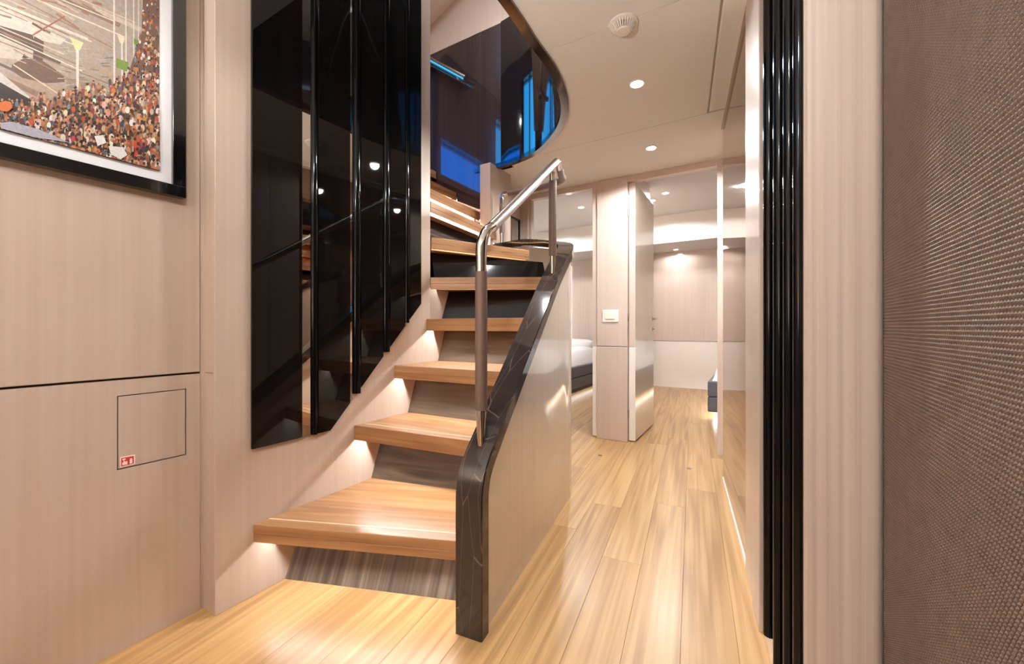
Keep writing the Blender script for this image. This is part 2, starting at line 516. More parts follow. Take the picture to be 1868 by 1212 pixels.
for a_, b_ in ((565.5, 577), (642, 655), (697, 708), (737, 744)):
    y0, y1 = swy(a_), swy(b_)
    yc, r = (y0 + y1) / 2, (y1 - y0) / 2
    path = [(SWX + 0.006, yc, zb(yc)), (SWX + 0.006, yc, 3.0)]
    MB().tube(path, r, 14).build('rib', M['rib'], clad, smooth=50)

# ------------------------------------------------------------------ CEILING with the stair opening
rim = smooth_path([(-0.838, 0.9), (-0.838, 1.308), (-0.851, 1.55), (-0.862, 1.80), (-0.925, 2.06), (-1.03, 2.26), (-1.169, 2.41), (-1.31, 2.52), (-1.438, 2.58), (-1.60, 2.62), (-1.74, 2.634), (-1.935, 2.636)], 5)
rim = [(p.x, p.y) for p in rim]
def offset_path(path, d):
    out = []
    for i, p in enumerate(path):
        a = Vector(path[max(i - 1, 0)][:2]); b_ = Vector(path[min(i + 1, len(path) - 1)][:2])
        t = (b_ - a).normalized()
        out.append((p[0] + t.y * d, p[1] - t.x * d))
    return out
rim_out = offset_path(rim, 0.042)
def strip_poly(gap):
    outline = [(-1.72, -1.6), (0.30, -1.6), (0.30, 1.05), (rx(1.06) - gap, 1.06)]
    if gap: outline += [(rx(2.62) - gap, 2.62)]
    outline += [(rx(2.62) + 0.03, 2.62), (rx(3.365) + 0.05, 3.365 + 0.02), (-1.95, 3.365 + 0.02), (-1.95, rim_out[-1][1])]
    return outline + rim_out[::-1] + [(-1.72, 0.9)]
ceiling = box('ceiling', M['gap'], (-1.72, 0.30, -1.6, 0.85, ZC + 0.02, ZC + 0.06), kind='structure')
def ceil_panel(ya, yb):
    bm = bmesh.new()
    vs = [bm.verts.new((x, y, ZC)) for x, y in strip_poly(0.10)]
    bm.faces.new(vs)
    bmesh.ops.triangulate(bm, faces=bm.faces)
    for co, no in (((0, ya, 0), (0, -1, 0)), ((0, yb, 0), (0, 1, 0))):
        bmesh.ops.bisect_plane(bm, geom=bm.verts[:] + bm.edges[:] + bm.faces[:], plane_co=co, plane_no=no, clear_outer=True)
    r = bmesh.ops.extrude_face_region(bm, geom=bm.faces[:])
    bmesh.ops.translate(bm, verts=[v for v in r['geom'] if isinstance(v, bmesh.types.BMVert)], vec=(0, 0, 0.02))
    bmesh.ops.recalc_face_normals(bm, faces=bm.faces)
    me = bpy.data.meshes.new('ceiling_panel'); bm.to_mesh(me); bm.free(); me.materials.append(M['ceiling'])
    link(bpy.data.objects.new('ceiling_panel', me), ceiling)
for ya, yb in ((-1.6, 1.658), (1.662, 2.618), (2.622, 3.39)):
    ceil_panel(ya, yb)
MB().prism([(0.30, 1.0), (0.30, 1.06), (rx(1.06) - 0.09, 1.06), (rx(2.6) - 0.09, 2.6), (rx(2.6), 2.6), (rx(2.6) + 0.05, 2.6), (0.32, 1.0)], ZC - 0.006, ZC + 0.02) \
    .build('ceiling_panel', M['ceiling'], ceiling, bevel=0.004)
# upper deck slab over the corridor panels (closes the gaps)
MB().prism(strip_poly(0), ZC + 0.021, ZC + 0.085).build('deck_slab', M['ceiling'], ceiling)
# rim trim
trim = MB()
for i in range(len(rim) - 1):
    trim.prism([rim[i], rim_out[i], rim_out[i + 1], rim[i + 1]], ZC - 0.012, ZC + 0.02)
trim.build('trim_1', M['bronze'], None, kind='structure')

# ------------------------------------------------------------------ STAIR WELL above the ceiling
def wall_strip(path, off, z0, z1):
    m = MB(); po = offset_path(path, off)
    i0 = 0
    n = len(path)
    for i in range(n - 1):
        pass
    v = []
    for p, q in zip(path, po):
        v += [(p[0], p[1], z0), (p[0], p[1], z1), (q[0], q[1], z0), (q[0], q[1], z1)]
    m.v = v
    for i in range(n - 1):
        a, c = 4 * i, 4 * (i + 1)
        m.f += [(a, c, c + 1, a + 1), (a + 2, a + 3, c + 3, c + 2), (a + 1, c + 1, c + 3, a + 3), (a, a + 2, c + 2, c)]
    m.f += [(0, 1, 3, 2), (4 * n - 4, 4 * n - 2, 4 * n - 1, 4 * n - 3)]
    return m
ZR = 3.30            # top of the dark wainscot
k_end = next(i for i, p in enumerate(rim) if p[0] < -1.70)
curve = rim[:k_end]
well = wall_strip(curve, 0.03, ZC - 0.011, ZR).build('wall_stairwell_curve', M['dark_curve'], None, smooth=35, kind='structure')
wall_strip(curve, 0.03, ZR + 0.002, 4.6).build('upper_panel', M['veneer_far'], well, smooth=35)
for k in (8, 22, 28, 33, 38):
    if k < len(curve) - 1:
        p = Vector(curve[k]); q = Vector(curve[k + 1]); t = (q - p).normalized(); n_ = Vector((-t.y, t.x))
        a = p + n_ * 0.0004; b2 = p + t * 0.006 + n_ * 0.0004
        MB().slab([(a.x, a.y, ZC), (b2.x, b2.y, ZC), (b2.x, b2.y, ZR), (a.x, a.y, ZR)], (n_.x * 0.001, n_.y * 0.001, 0)).build('joint_strip', M['bronze'], well)
wall_dark = MB().box(-3.3, -1.80, DY + 0.01, DY + 0.08, 0.9, ZC).box(-3.3, -1.62, DY + 0.01, DY + 0.08, ZC, 4.6).build('wall_stairwell_back', M['dark'], None, kind='structure')
for xa, xb in ((-3.3, -2.462), (-2.46, -1.872)):
    box('dark_panel', M['dark_wall'], (xa, xb, DY, DY + 0.01, 1.2, ZR), wall_dark)
MB().box(-1.87, -1.81, DY, DY + 0.01, 1.2, ZC).box(-1.87, -1.60, DY, DY + 0.01, ZC, ZR).build('dark_panel', M['dark_wall'], wall_dark)
box('upper_panel', M['veneer_far'], (-3.3, -1.47, DY - 0.004, DY + 0.01, ZR + 0.003, 4.6), wall_dark)
# upper deck enclosure: slab, window wall, near wall, right wall, sloped roof
wall_up = MB().box(-3.35, -3.2, -1.6, -1.3, 2.2, 4.6).box(-3.35, -3.2, -1.3, 0.55, 2.2, 2.62).box(-3.35, -3.2, -1.3, 0.55, 3.95, 4.6).box(-3.35, -3.2, 0.42, 0.55, 2.62, 3.95).box(-3.35, -3.2, 0.55, 2.75, 2.2, 2.62).box(-3.35, -3.2, 0.55, 2.75, 3.95, 4.6) \
    .box(-3.35, -3.2, 1.60, 1.70, 2.62, 3.95).box(-3.35, -3.2, 0.55, 1.60, 3.2, 3.95).box(-3.35, -3.2, 2.45, 2.75, 2.62, 3.95) \
    .build('wall_upper_left', M['dark_wall'], None, kind='structure')
w1 = MB().box(-3.30, -3.27, 0.55, 1.60, 2.62, 3.2).build('window_1', M['glass_blue'], None, kind='structure')
w2 = MB().box(-3.30, -3.27, 1.70, 2.45, 2.62, 3.95).build('window_2', M['glass'], None, kind='structure')
w3 = MB().box(-3.30, -3.27, -1.3, 0.42, 2.62, 3.95).build('window_3', M['glass'], None, kind='structure')
MB().box(-3.28, -3.19, -0.46, -0.42, 2.62, 3.95).build('window_frame', M['rib'], w3)
MB().box(-3.28, -3.19, 1.66, 1.70, 2.58, 3.99).box(-3.28, -3.19, 2.45, 2.49, 2.58, 3.99).box(-3.28, -3.19, 2.0, 2.03, 2.62, 3.95).build('window_frame', M['rib'], w2)
box('wall_upper_near', M['veneer_far'], (-3.35, 0.35, -1.75, -1.6, 2.2, 4.6), kind='structure')
box('wall_upper_right', M['veneer_far'], (0.32, 0.42, -1.6, 3.4, 2.29, 4.6), kind='structure')
r0, r1 = ony(786, 47, DY), ony(831, 0, DY)
sl = (r1.z - r0.z) / (r1.x - r0.x)
xk = r0.x + (4.25 - r0.z) / sl
roof = MB().box(-3.35, 0.42, -1.6, 3.4, 4.25, 4.3)
roof.slab([(-3.2, 2.35, r0.z + (-3.2 - r0.x) * sl), (xk, 2.35, 4.25), (xk, DY, 4.25), (-3.2, DY, r0.z + (-3.2 - r0.x) * sl)], (0, 0, 0.04))
roof.build('ceiling_upper', M['white'], None, kind='structure')
box('floor_upper', M['tread'], (-3.3, -1.66, -1.6, YE, 2.2, 2.28), kind='structure')

# ------------------------------------------------------------------ STAIRCASE
CAPP = [(-0.762 - 0.152 * (y - 1.06), y, 0.555 + 0.84 * (y - 1.06)) for y in (1.06, 1.2, 1.4, 1.6, 1.8)] + [(-0.905, 2.0, 1.322)]
CAPP += [(-0.925, 2.12, 1.392), (-0.985, 2.26, 1.452), (-1.09, 2.39, 1.502), (-1.23, 2.49, 1.542), (-1.40, 2.555, 1.575), (-1.60, 2.59, 1.58), (-1.70, 2.595, 1.58)]
cap_up = smooth_path(CAPP, 5)
cap_lo = smooth_path([(-0.752, 0.992, 0.0), (-0.752, 0.992, 0.2), (-0.752, 0.992, 0.41), (-0.753, 0.997, 0.452), (-0.755, 1.010, 0.492), (-0.758, 1.032, 0.526), (-0.762, 1.06, 0.555)], 3)
cap = cap_lo[:-1] + cap_up
bal = empty('stair_balustrade', (-0.752, 1.0, 0), label='curved glossy pale balustrade topped with a black marble handrail cap', cat='balustrade')
def plan_tangent(i):
    if i < len(cap_lo) + 2: return Vector((-0.13, 1, 0)).normalized()
    a, b_ = cap[max(i - 1, 0)], cap[min(i + 1, len(cap) - 1)]
    t = Vector((b_.x - a.x, b_.y - a.y, 0))
    return t.normalized() if t.length > 1e-4 else Vector((-0.05, 1, 0)).normalized()
m = MB(); CW, CT = 0.094, 0.045
sect = [(-0.5, 0.10), (-0.47, 0.0), (0.47, 0.0), (0.5, 0.10), (0.5, 1.0), (-0.5, 1.0)]
for i, p in enumerate(cap):
    T = (cap[min(i + 1, len(cap) - 1)] - cap[max(i - 1, 0)]).normalized()
    pt = plan_tangent(i)
    W = Vector((pt.y, -pt.x, 0)); Nn = W.cross(T).normalized()
    for a, d in sect:
        m.v.append(tuple(p + W * (a * CW) - Nn * (d * CT)))
ns = len(sect)
for i in range(len(cap) - 1):
    for j in range(ns):
        q = (j + 1) % ns
        m.f.append((i * ns + j, i * ns + q, (i + 1) * ns + q, (i + 1) * ns + j))
m.f.append(tuple(range(ns))); e = (len(cap) - 1) * ns; m.f.append(tuple(range(e + ns - 1, e - 1, -1)))
m.build('marble_cap', M['marble'], bal, smooth=25)
# balustrade panel under the cap
body = [p for p in smooth_path([(-0.757, 1.036, 0.47), (-0.758, 1.045, 0.488), (-0.762, 1.06, 0.50)], 2)[:-1]] + [p - Vector((0, 0, 0.056)) for p in cap_up]
pl = [(p.x, p.y) for p in body]
po, pi = offset_path(pl, 0.033), offset_path(pl, -0.02)
m = MB()
for (ax, ay), (bx_, by_), p in zip(po, pi, body):
    m.v += [(ax, ay, 0), (ax, ay, p.z), (bx_, by_, 0), (bx_, by_, p.z)]
for i in range(len(body) - 1):
    a, c = 4 * i, 4 * (i + 1)
    m.f += [(a, c, c + 1, a + 1), (a + 2, a + 3, c + 3, c + 2), (a + 1, c + 1, c + 3, a + 3), (a, a + 2, c + 2, c)]
n = len(body)
m.f += [(0, 1, 3, 2), (4 * n - 4, 4 * n - 2, 4 * n - 1, 4 * n - 3)]
m.build('panel', M['veneer_gloss'], bal, smooth=35)
def cap_at(y):
    for a, b_ in zip(cap_up, cap_up[1:]):
        if a.y <= y <= b_.y:
            return a.lerp(b_, (y - a.y) / (b_.y - a.y))

stair = empty('staircase', (-1.2, 0.9, 0), label='open staircase with thick teak treads turning left up to the deck above', cat='staircase')
# nose left, nose right, back right, back left, top z
TR = [((SWX, .757), (-.795, 1.055), (-.815, 1.46), (SWX, 1.31), .253),
      ((SWX, 1.177), (-.815, 1.26), (-.84, 1.58), (SWX, 1.55), .515),
      ((SWX, 1.4085), (-.845, 1.448), (-.87, 1.80), (SWX, 1.78), .762),
      ((SWX, 1.6365), (-.875, 1.655), (-.91, 2.02), (SWX, 1.82), .994),
      ((SWX + .006, 1.660), (-.925, 1.995), (-1.04, 2.28), (-1.56, 1.80), 1.22),
      ((-1.544, 1.700), (-1.262, 2.319), (-1.55, 2.52), (-1.64, 1.80), 1.45),
      ((-1.613, 1.772), (-1.70, 2.60), (-1.95, 2.60), (-1.95, 1.772), 1.68),
      ((-1.80, 1.70), (-1.885, 2.638), (-2.2, 2.638), (-2.2, 1.70), 1.86),
      ((-2.08, 1.70), (-2.12, 2.638), (-2.5, 2.638), (-2.5, 1.70), 2.06),
      ((-2.34, 1.67), (-2.34, 2.638), (-3.2, 2.638), (-3.2, 1.67), 2.28)]
TT = 0.064
def local(A, a, p):
    d = Vector(p) - Vector(A)
    return (d.x * math.cos(a) + d.y * math.sin(a), -d.x * math.sin(a) + d.y * math.cos(a))
for k, (nl, nr, br, bl, z) in enumerate(TR):
    a = math.atan2(nr[1] - nl[1], nr[0] - nl[0])
    q = [local(nl, a, p) for p in (nl, nr, br, bl)]
    L = q[1][0]
    def edge(yv):           # x range of the tread at local depth yv
        l = q[0][0] + (q[3][0] - q[0][0]) * yv / q[3][1]
        r = q[1][0] + (q[2][0] - q[1][0]) * (yv - q[1][1]) / (q[2][1] - q[1][1])
        return l, r
    g0, g1 = 0.007, 0.052
    l0, r0_ = edge(0); la, ra = edge(g0); lb, rb = edge(g1)
    m = MB()
    m.prism(q, -0.034, 0.0)
    m.prism([(l0, 0), (r0_, 0), (ra, g0), (la, g0)], -TT, -0.0339)
    m.prism([(lb, g1), (rb, g1), q[2], q[3]], -TT, -0.0339)
    me = m.mesh('tread', M['tread'])
    o = bpy.data.objects.new('tread', me)
    o.location = (nl[0], nl[1], z); o.rotation_euler = (0, 0, a)
    link(o, stair, bevel=0.0025)
    if k < 6:
        i_ = 0.044; li, ri = edge(i_)
        MB()
        mi = MB().prism([(li + .004, i_), (ri - .004, i_), (ri - .004, i_ + .008), (li + .004, i_ + .008)], -0.002, 0.0006).mesh('inlay', M['inlay'])
        oi_ = bpy.data.objects.new('inlay', mi); oi_.location = (nl[0], nl[1], z); oi_.rotation_euler = (0, 0, a)
        link(oi_, stair)
    if k < 9:
        y_ = 0.0435
        ls, rs = edge(y_)
        ms = MB().prism([(ls + .01, y_ - .003), (rs - .01, y_ - .003), (rs - .01, y_ + .003), (ls + .01, y_ + .003)], -0.0375, -0.0342).mesh('led_strip', M['led_dim'] if k in (4, 5) else M['led'])
        os_ = bpy.data.objects.new('led_strip', ms); os_.location = (nl[0], nl[1], z); os_.rotation_euler = (0, 0, a)
        link(os_, stair)
        cx, cy = local((0, 0), -a, ((ls + rs) / 2, y_))
        lamp('led_light', 'AREA', (nl[0] + cx, nl[1] + cy, z - 0.039), P_LED * (0.3 if k in (4, 5) else 0.6 if k == 0 else 1.0) * (rs - ls), NEUT, stair, size=rs - ls - 0.006, sy=0.005, rot=(0, 0, a))
# risers: base line on the tread below, leaning back
RI = [((SWX, .870), (-.79, 1.145), 0.0, .19, M['riser']),
      ((SWX, 1.27), (-.812, 1.434), .253, .452, M['riser_flat']),
      ((SWX, 1.50), (-.84, 1.54), .515, .699, M['riser_flat']),
      ((SWX, 1.73), (-.865, 1.745), .762, .931, M['riser_flat']),
      ((SWX - .01, 1.76), (-.90, 2.04), .994, 1.157, M['riser_gloss']),
      ((-1.575, 1.76), (-1.18, 2.42), 1.22, 1.387, M['riser_gloss']),
      ((-1.66, 1.772), (-1.76, 2.60), 1.45, 1.617, M['riser_gloss']),
      ((-1.86, 1.70), (-1.95, 2.638), 1.68, 1.797, M['tread']),
      ((-2.14, 1.70), (-2.18, 2.638), 1.86, 1.997, M['tread']),
      ((-2.40, 1.70), (-2.40, 2.638), 2.06, 2.217, M['tread'])]
for (l, r, z0, z1, mat) in RI:
    t = (Vector(r) - Vector(l)).normalized(); nb = Vector((-t.y, t.x))
    d = nb * (0.34 * (z1 - z0))
    P = [Vector((*l, z0)), Vector((*r, z0)), Vector((r[0] + d.x, r[1] + d.y, z1)), Vector((l[0] + d.x, l[1] + d.y, z1))]
    MB().slab(P, (nb.x * 0.012, nb.y * 0.012, 0)).build('riser', mat, stair)
MB().box(-2.05, -1.99, YE - 0.02, DY + 0.01, 0, 1.60).build('under_stair_panel', M['matte_black'], wall_stair)
# inner lining of the winder below the well
box('wall_winder', M['veneer'], (-3.2, -1.665, 1.60, YE, 1.2, 2.2), kind='structure')

# ------------------------------------------------------------------ HANDRAIL on the balustrade
def on_cap_px(px, y): return cap_at(y)
rail = empty('handrail', (-0.77, 1.083, 0.56), label='steel handrail with brown leather wrapped posts on the black marble cap', cat='handrail')
PB1 = Vector((-0.768, 1.083, 0.578)); PB2 = Vector((-0.884, 1.872, 1.232))
PB3 = Vector((-1.645, 2.592, 1.587))
T1z, T2z = 1.24, 1.775
top1 = Vector((PB1.x, PB1.y, T1z)); top2 = Vector((PB2.x, PB2.y, T2z))
RR = 0.0185
def post(base, top, s0, s1, ring=True):
    p = MB().lathe((base.x, base.y, base.z - 0.03), [(0.0125, 0), (0.0135, 0.04), (0.0175, 0.115), (0.0175, top - base.z + 0.03)], 24).build('post', M['chrome'], rail, smooth=40)
    MB().lathe((base.x, base.y, 0), [(0.0182, s0 - 0.001), (0.0200, s0), (0.0200, s1), (0.0182, s1 + 0.001)], 24).build('leather_sleeve', M['leather'], p, smooth=40)
    return p
post(PB1, 1.20, 0.68, 1.13)
post(PB2, 1.735, 1.31, 1.69)
post(PB3, 1.93, 1.66, 1.88)
dirv = (top2 + Vector((0.0, 0.0, 0.0)) - top1).normalized()
bend = smooth_path([(PB1.x, PB1.y, 1.10), (PB1.x, PB1.y, 1.195), tuple(top1 + Vector((0, 0.006, -0.012))), tuple(top1 + dirv * 0.045 + Vector((0, 0, 0.004))), tuple(top1 + dirv * 0.10)], 6)
MB().tube(bend[5:], RR, 20).build('elbow', M['chrome'], rail, smooth=60)
endp = top2 + dirv * 0.035 + Vector((0.012, 0, 0.004))
MB().tube([top1 + dirv * 0.095, top1.lerp(endp, 0.5), endp], 0.0195, 20).build('rail_bar', M['satin'], rail, smooth=60)
top3 = Vector((PB3.x, PB3.y, 1.955))
mid = Vector((-1.02, 2.30, 1.875)); mid2 = Vector((-1.25, 2.50, 1.915))
elb = smooth_path([tuple(endp - dirv * 0.05), tuple(endp), tuple(endp + Vector((-0.01, 0.05, 0.018))), (-0.900, 1.985, 1.822), (-0.93, 2.06, 1.832)], 5)
MB().tube(elb, RR, 20).build('elbow', M['chrome'], rail, smooth=60)
ret = smooth_path([tuple(elb[-1]), (-0.985, 2.2, 1.85), tuple(mid + Vector((-0.03, 0.05, 0))), tuple(mid2), (-1.44, 2.575, 1.94), (-1.59, 2.595, 1.955)], 6)
MB().tube(ret, 0.0195, 20).build('leather_bar', M['leather'], rail, smooth=60)
elb2 = smooth_path([tuple(ret[-1]), (-1.627, 2.597, 1.955), (-1.645, 2.592, 1.935), (-1.645, 2.592, 1.88)], 5)
MB().tube(elb2, RR, 20).build('elbow', M['chrome'], rail, smooth=60)
# handrail on the dark wall
ya = DY - 0.06
qa, qb = ony(740, 85, ya), ony(849, 143, ya)
wr = empty('wall_handrail', tuple(qb), label='short steel tube handrail sloping down the dark stairwell wall', cat='handrail')
MB().tube([qa, qb], 0.021, 20).build('rail_bar', M['satin'], wr, smooth=60)
for f in (0.35, 0.85):
    p = qa.lerp(qb, f)
    MB().tube([p, p + Vector((0, 0.03, -0.03)), Vector((p.x, DY + 0.001, p.z - 0.03))], 0.007, 10).build('bracket', M['chrome'], wr, smooth=60)

# ------------------------------------------------------------------ END PILLAR, side wall and BULKHEAD
pf = Vector((-1.745, 2.60))
MB().box(-1.82, -1.725, 2.55, 2.85, 1.3, ZC).box(-1.82, -1.725, 2.62, 2.85, 0, 1.3).build('trim_2', M['veneer'], None, bevel=0.002, kind='structure')
wall_side = box('wall_landing', M['veneer'], (-2.03, -1.93, 2.85, BY + 0.06, 0, ZC), kind='structure')
MB().box(-2.03, -1.82, 2.78, 2.85, 0, ZC).build('return_panel', M['veneer'], wall_side)
def bx(px): return ony(px, 600, BY).x
LJ0, LJ1, LD1 = bx(948), bx(963), bx(1081)
C0, C1 = bx(1089.5), bx(1145)
RD0, RD1, RJ1 = bx(1158), bx(1308.5), bx(1319)
ZH = 2.15
bulk = MB().box(-1.95, LJ1, BY, BY + 0.06, 0, ZC).box(LJ1, LD1, BY, BY + 0.06, ZH, ZC).box(C0, C1, BY + 0.012, BY + 0.06, 0, ZC) \
    .box(C1, RD1, BY, BY + 0.06, ZH, ZC).box(RD1, RJ1 + 0.12, BY, BY + 0.06, 0, ZC).build('wall_bulkhead', M['veneer_far'], None, bevel=0.0015, kind='structure')
zs = ony(1115, 632.5, BY).z
box('column_upper_panel', M['veneer_far'], (C0, C1, BY - 0.012, BY + 0.012, zs + 0.002, ZC - 0.001), bulk, bevel=0.004)
box('column_lower_panel', M['veneer_far'], (C0, C1, BY - 0.016, BY + 0.012, 0, zs - 0.002), bulk, bevel=0.004)
MB().box(LD1, C0, BY, BY + 0.05, zs, ZH + 0.05).build('jamb_upper', M['veneer_far'], bulk)
MB().box(LD1, C0 - 0.001, BY - 0.001, BY + 0.05, 0.015, zs - 0.002).build('jamb_lower', M['white'], bulk, bevel=0.002)
MB().box(LJ1 - 0.001, LJ1 + 0.03, BY + 0.01, BY + 0.06, 0, ZH).build('jamb_left', M['veneer_far'], bulk)
# switch on the column
sw0, sw1 = ony(1099.5, 588, BY - 0.012), ony(1128.5, 565, BY - 0.012)
sw = empty('light_switch', tuple((sw0 + sw1) / 2), label='white rocker light switch on the pale column between the doorways', cat='light switch')
box('plate', M['plastic'], (sw0.x, sw1.x, BY - 0.020, BY - 0.0118, sw0.z, sw1.z), sw, bevel=0.002)
m_ = (sw1.x - sw0.x) * 0.2; mz = (sw1.z - sw0.z) * 0.24
MB().slab([(sw0.x + m_, BY - 0.0205, sw0.z + mz), (sw1.x - m_, BY - 0.0205, sw0.z + mz), (sw1.x - m_, BY - 0.0205, sw1.z - mz), (sw0.x + m_, BY - 0.0205, sw1.z - mz)], (0, -0.004, 0)).build('rocker', M['plastic'], sw, bevel=0.0012)
# door leaf of the right cabin, open at a right angle
DXa, DXb = bx(1146.5), bx(1158)
ye = onz(1186, 775, 0.0).y
door = MB().box(DXa, DXb, BY + 0.02, ye, 0.012, ZH - 0.01).build('door_1', M['veneer_gloss'], None, bevel=0.0015, kind='structure')
MB().box(DXa, DXb, BY + 0.017, BY + 0.0205, zs, ZH - 0.01).build('door_edge', M['veneer_far'], door)
MB().box(DXa, DXb, BY + 0.016, BY + 0.0205, 0.012, zs - 0.002).build('door_edge', M['white'], door, label='white lower edge strip of the door')
for z in (0.23, 1.03, 1.9):
    MB().lathe((DXa - 0.004, BY + 0.014, z), [(0.006, -0.03), (0.006, 0.03)], 12).build('hinge', M['satin'], door, smooth=40)
hz = 1.03; hy = ye - 0.05
h = MB().lathe((DXb, hy, hz), [(0.024, 0.0), (0.024, 0.006), (0.010, 0.008), (0.010, 0.05)], 20, 'x')
h.tube([(DXb + 0.045, hy + 0.005, hz), (DXb + 0.048, hy - 0.05, hz), (DXb + 0.045, hy - 0.11, hz - 0.002)], 0.0085, 12)
h.build('door_handle', M['chrome'], door, smooth=40)
MB().lathe((DXb, hy, hz - 0.10), [(0.022, 0.0), (0.022, 0.006), (0.008, 0.008), (0.008, 0.02)], 20, 'x').build('lock_rose', M['chrome'], door, smooth=40)

# framed mirror on the landing wall behind the handrail
my0, my1 = onx(916, 430, -1.93).y, onx(947, 430, -1.93).y
mz1 = onx(935, 396, -1.93).z; mz0 = mz1 - 0.46
fm = empty('framed_mirror', (-1.93, (my0 + my1) / 2, mz0), label='small mirror in black rounded frame on the landing wall behind the handrail', cat='mirror')
b = MB(); w_ = 0.02
b.box(-1.9305, -1.915, my0, my0 + w_, mz0, mz1).box(-1.9305, -1.915, my1 - w_, my1, mz0, mz1).box(-1.9305, -1.915, my0, my1, mz0, mz0 + w_).box(-1.9305, -1.915, my0, my1, mz1 - w_, mz1)
b.build('frame', M['frame'], fm, bevel=0.004)
box('glass', M['mirror'], (-1.9305, -1.924, my0 + w_ - .002, my1 - w_ + .002, mz0 + w_ - .002, mz1 - w_ + .002), fm)

# ------------------------------------------------------------------ CABINS behind the bulkhead
CY = 6.8
CZ = 2.52
wall_cab = MB().box(-3.5, 1.1, CY, CY + 0.1, 0, 0.73).box(-3.5, 1.1, CY + 0.05, CY + 0.12, 0, CZ).build('wall_cabin_far', M['white'], None, kind='structure')
box('upper_panel', M['veneer_far'], (-3.5, 1.1, CY - 0.01, CY + 0.1, 0.735, CZ), wall_cab)
box('wall_cabin_left', M['white'], (-3.6, -3.5, BY, CY + 0.1, 0, CZ), kind='structure')
box('wall_cabin_right', M['white'], (1.1, 1.2, BY, CY + 0.1, 0, CZ), kind='structure')
part = MB().box(-1.62, -1.52, 4.7, CY, 0, CZ).box(-1.62, -1.02, 4.6, 4.7, 0, CZ).box(-1.12, -1.02, BY + 0.06, 4.6, 0, CZ).build('wall_partition', M['veneer_far'], None, kind='structure')
MB().box(-3.5, -1.95, BY + 0.0, BY + 0.1, 0, CZ).box(RJ1 + 0.1, 1.1, BY, BY + 0.1, 0, CZ).box(-2.0, RJ1 + 0.12, BY + 0.03, BY + 0.1, ZC, CZ).build('wall_bulkhead_side', M['white'], None, kind='structure')
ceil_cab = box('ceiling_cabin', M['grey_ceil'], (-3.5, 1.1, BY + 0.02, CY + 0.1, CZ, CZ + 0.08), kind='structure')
zsof = ony(1200, 463, CY).z
t_ = (zsof - H) / ray(1240, 441)[2]
ysof = ray(1240, 441)[1] * t_
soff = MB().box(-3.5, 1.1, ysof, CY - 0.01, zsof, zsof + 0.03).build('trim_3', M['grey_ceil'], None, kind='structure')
MB().box(-3.5, 1.1, ysof - 0.01, ysof, zsof, CZ).build('fascia_panel', M['white'], soff)
# wall cabinet by the partition in the right cabin
cab = empty('wall_cabinet', (-1.45, 6.4, 0.75), label='slim pale wall cabinet beyond the open cabin door', cat='cabinet')
box('body', M['veneer_far'], (-1.519, -1.44, 6.0, 6.75, 0.76, 2.02), cab, bevel=0.002)
MB().box(-1.44, -1.425, 6.01, 6.74, 0.77, 2.01).build('door', M['veneer_gloss'], cab, bevel=0.002)
# beds
def bed(side, x0, x1, y0, y1, label):
    e = empty('bed', ((x0 + x1) / 2, (y0 + y1) / 2, 0), label=label, cat='bed')
    box('plinth', M['dark'], (x0 + 0.12, x1 - 0.12, y0 + 0.12, y1, 0, 0.09), e)
    box('base', M['bedbase'], (x0, x1, y0, y1, 0.09, 0.24), e, bevel=0.012)
    box('base_upper', M['bedbase'], (x0, x1, y0, y1, 0.245, 0.40), e, bevel=0.014)
    bm = bmesh.new()
    bmesh.ops.create_grid(bm, x_segments=18, y_segments=18, size=1.0)
    W, D = (x1 - x0) / 2 - 0.03, (y1 - y0) / 2 - 0.03
    for v in bm.verts:
        ex = 1 - abs(v.co.x) ** 6; ey = 1 - abs(v.co.y) ** 6
        hgt = 0.26 * (max(0, min(ex, 1)) * max(0, min(ey, 1))) ** 0.4
        wv = 0.012 * math.sin(v.co.x * 9 + v.co.y * 4) + 0.010 * math.sin(v.co.y * 11 - v.co.x * 3)
        v.co = Vector((v.co.x * W, v.co.y * D, 0.38 + hgt + (wv if hgt > 0.1 else 0)))
    r = bmesh.ops.extrude_face_region(bm, geom=bm.faces[:])
    for v in [g for g in r['geom'] if isinstance(g, bmesh.types.BMVert)]: v.co.z = 0.385
    bmesh.ops.translate(bm, verts=bm.verts, vec=((x0 + x1) / 2, (y0 + y1) / 2, 0))
    bmesh.ops.recalc_face_normals(bm, faces=bm.faces)
    me = bpy.data.meshes.new('duvet'); bm.to_mesh(me); bm.free(); me.materials.append(M['duvet'])
    me.polygons.foreach_set('use_smooth', [True] * len(me.polygons)); me.set_sharp_from_angle(angle=math.radians(60))
    link(bpy.data.objects.new('duvet', me), e)
    bm = bmesh.new()
    bmesh.ops.create_uvsphere(bm, u_segments=20, v_segments=12, radius=1)
    for v in bm.verts:
        f = lambda c: math.copysign(abs(c) ** 0.6, c)
        v.co = Vector(((x0 + x1) / 2 + f(v.co.x) * W * 0.75, y1 - 0.28 + f(v.co.y) * 0.2, 0.66 + f(v.co.z) * 0.09))
    me = bpy.data.meshes.new('pillow'); bm.to_mesh(me); bm.free(); me.materials.append(M['duvet'])
    me.polygons.foreach_set('use_smooth', [True] * len(me.polygons))
    link(bpy.data.objects.new('pillow', me), e)
    xs = x1 if side > 0 else x0
    lamp('underglow', 'AREA', (xs - side * 0.06, (y0 + y1) / 2, 0.082), 1.2 if side > 0 else 5.0, WARM, e, size=0.03, sy=(y1 - y0) * 0.9, rot=(0, math.radians(-20 * side), 0))
    return e
bed(1, -3.3, -2.14, 4.7, 6.75, 'bed with white duvet and slate base in the left cabin')
bed(-1, -0.42, 0.75, 4.55, 6.75, 'bed with slate base at the right edge of the right doorway')
p0, p1 = ony(1033.5, 620, CY - 0.01), ony(1043, 486, CY - 0.01)
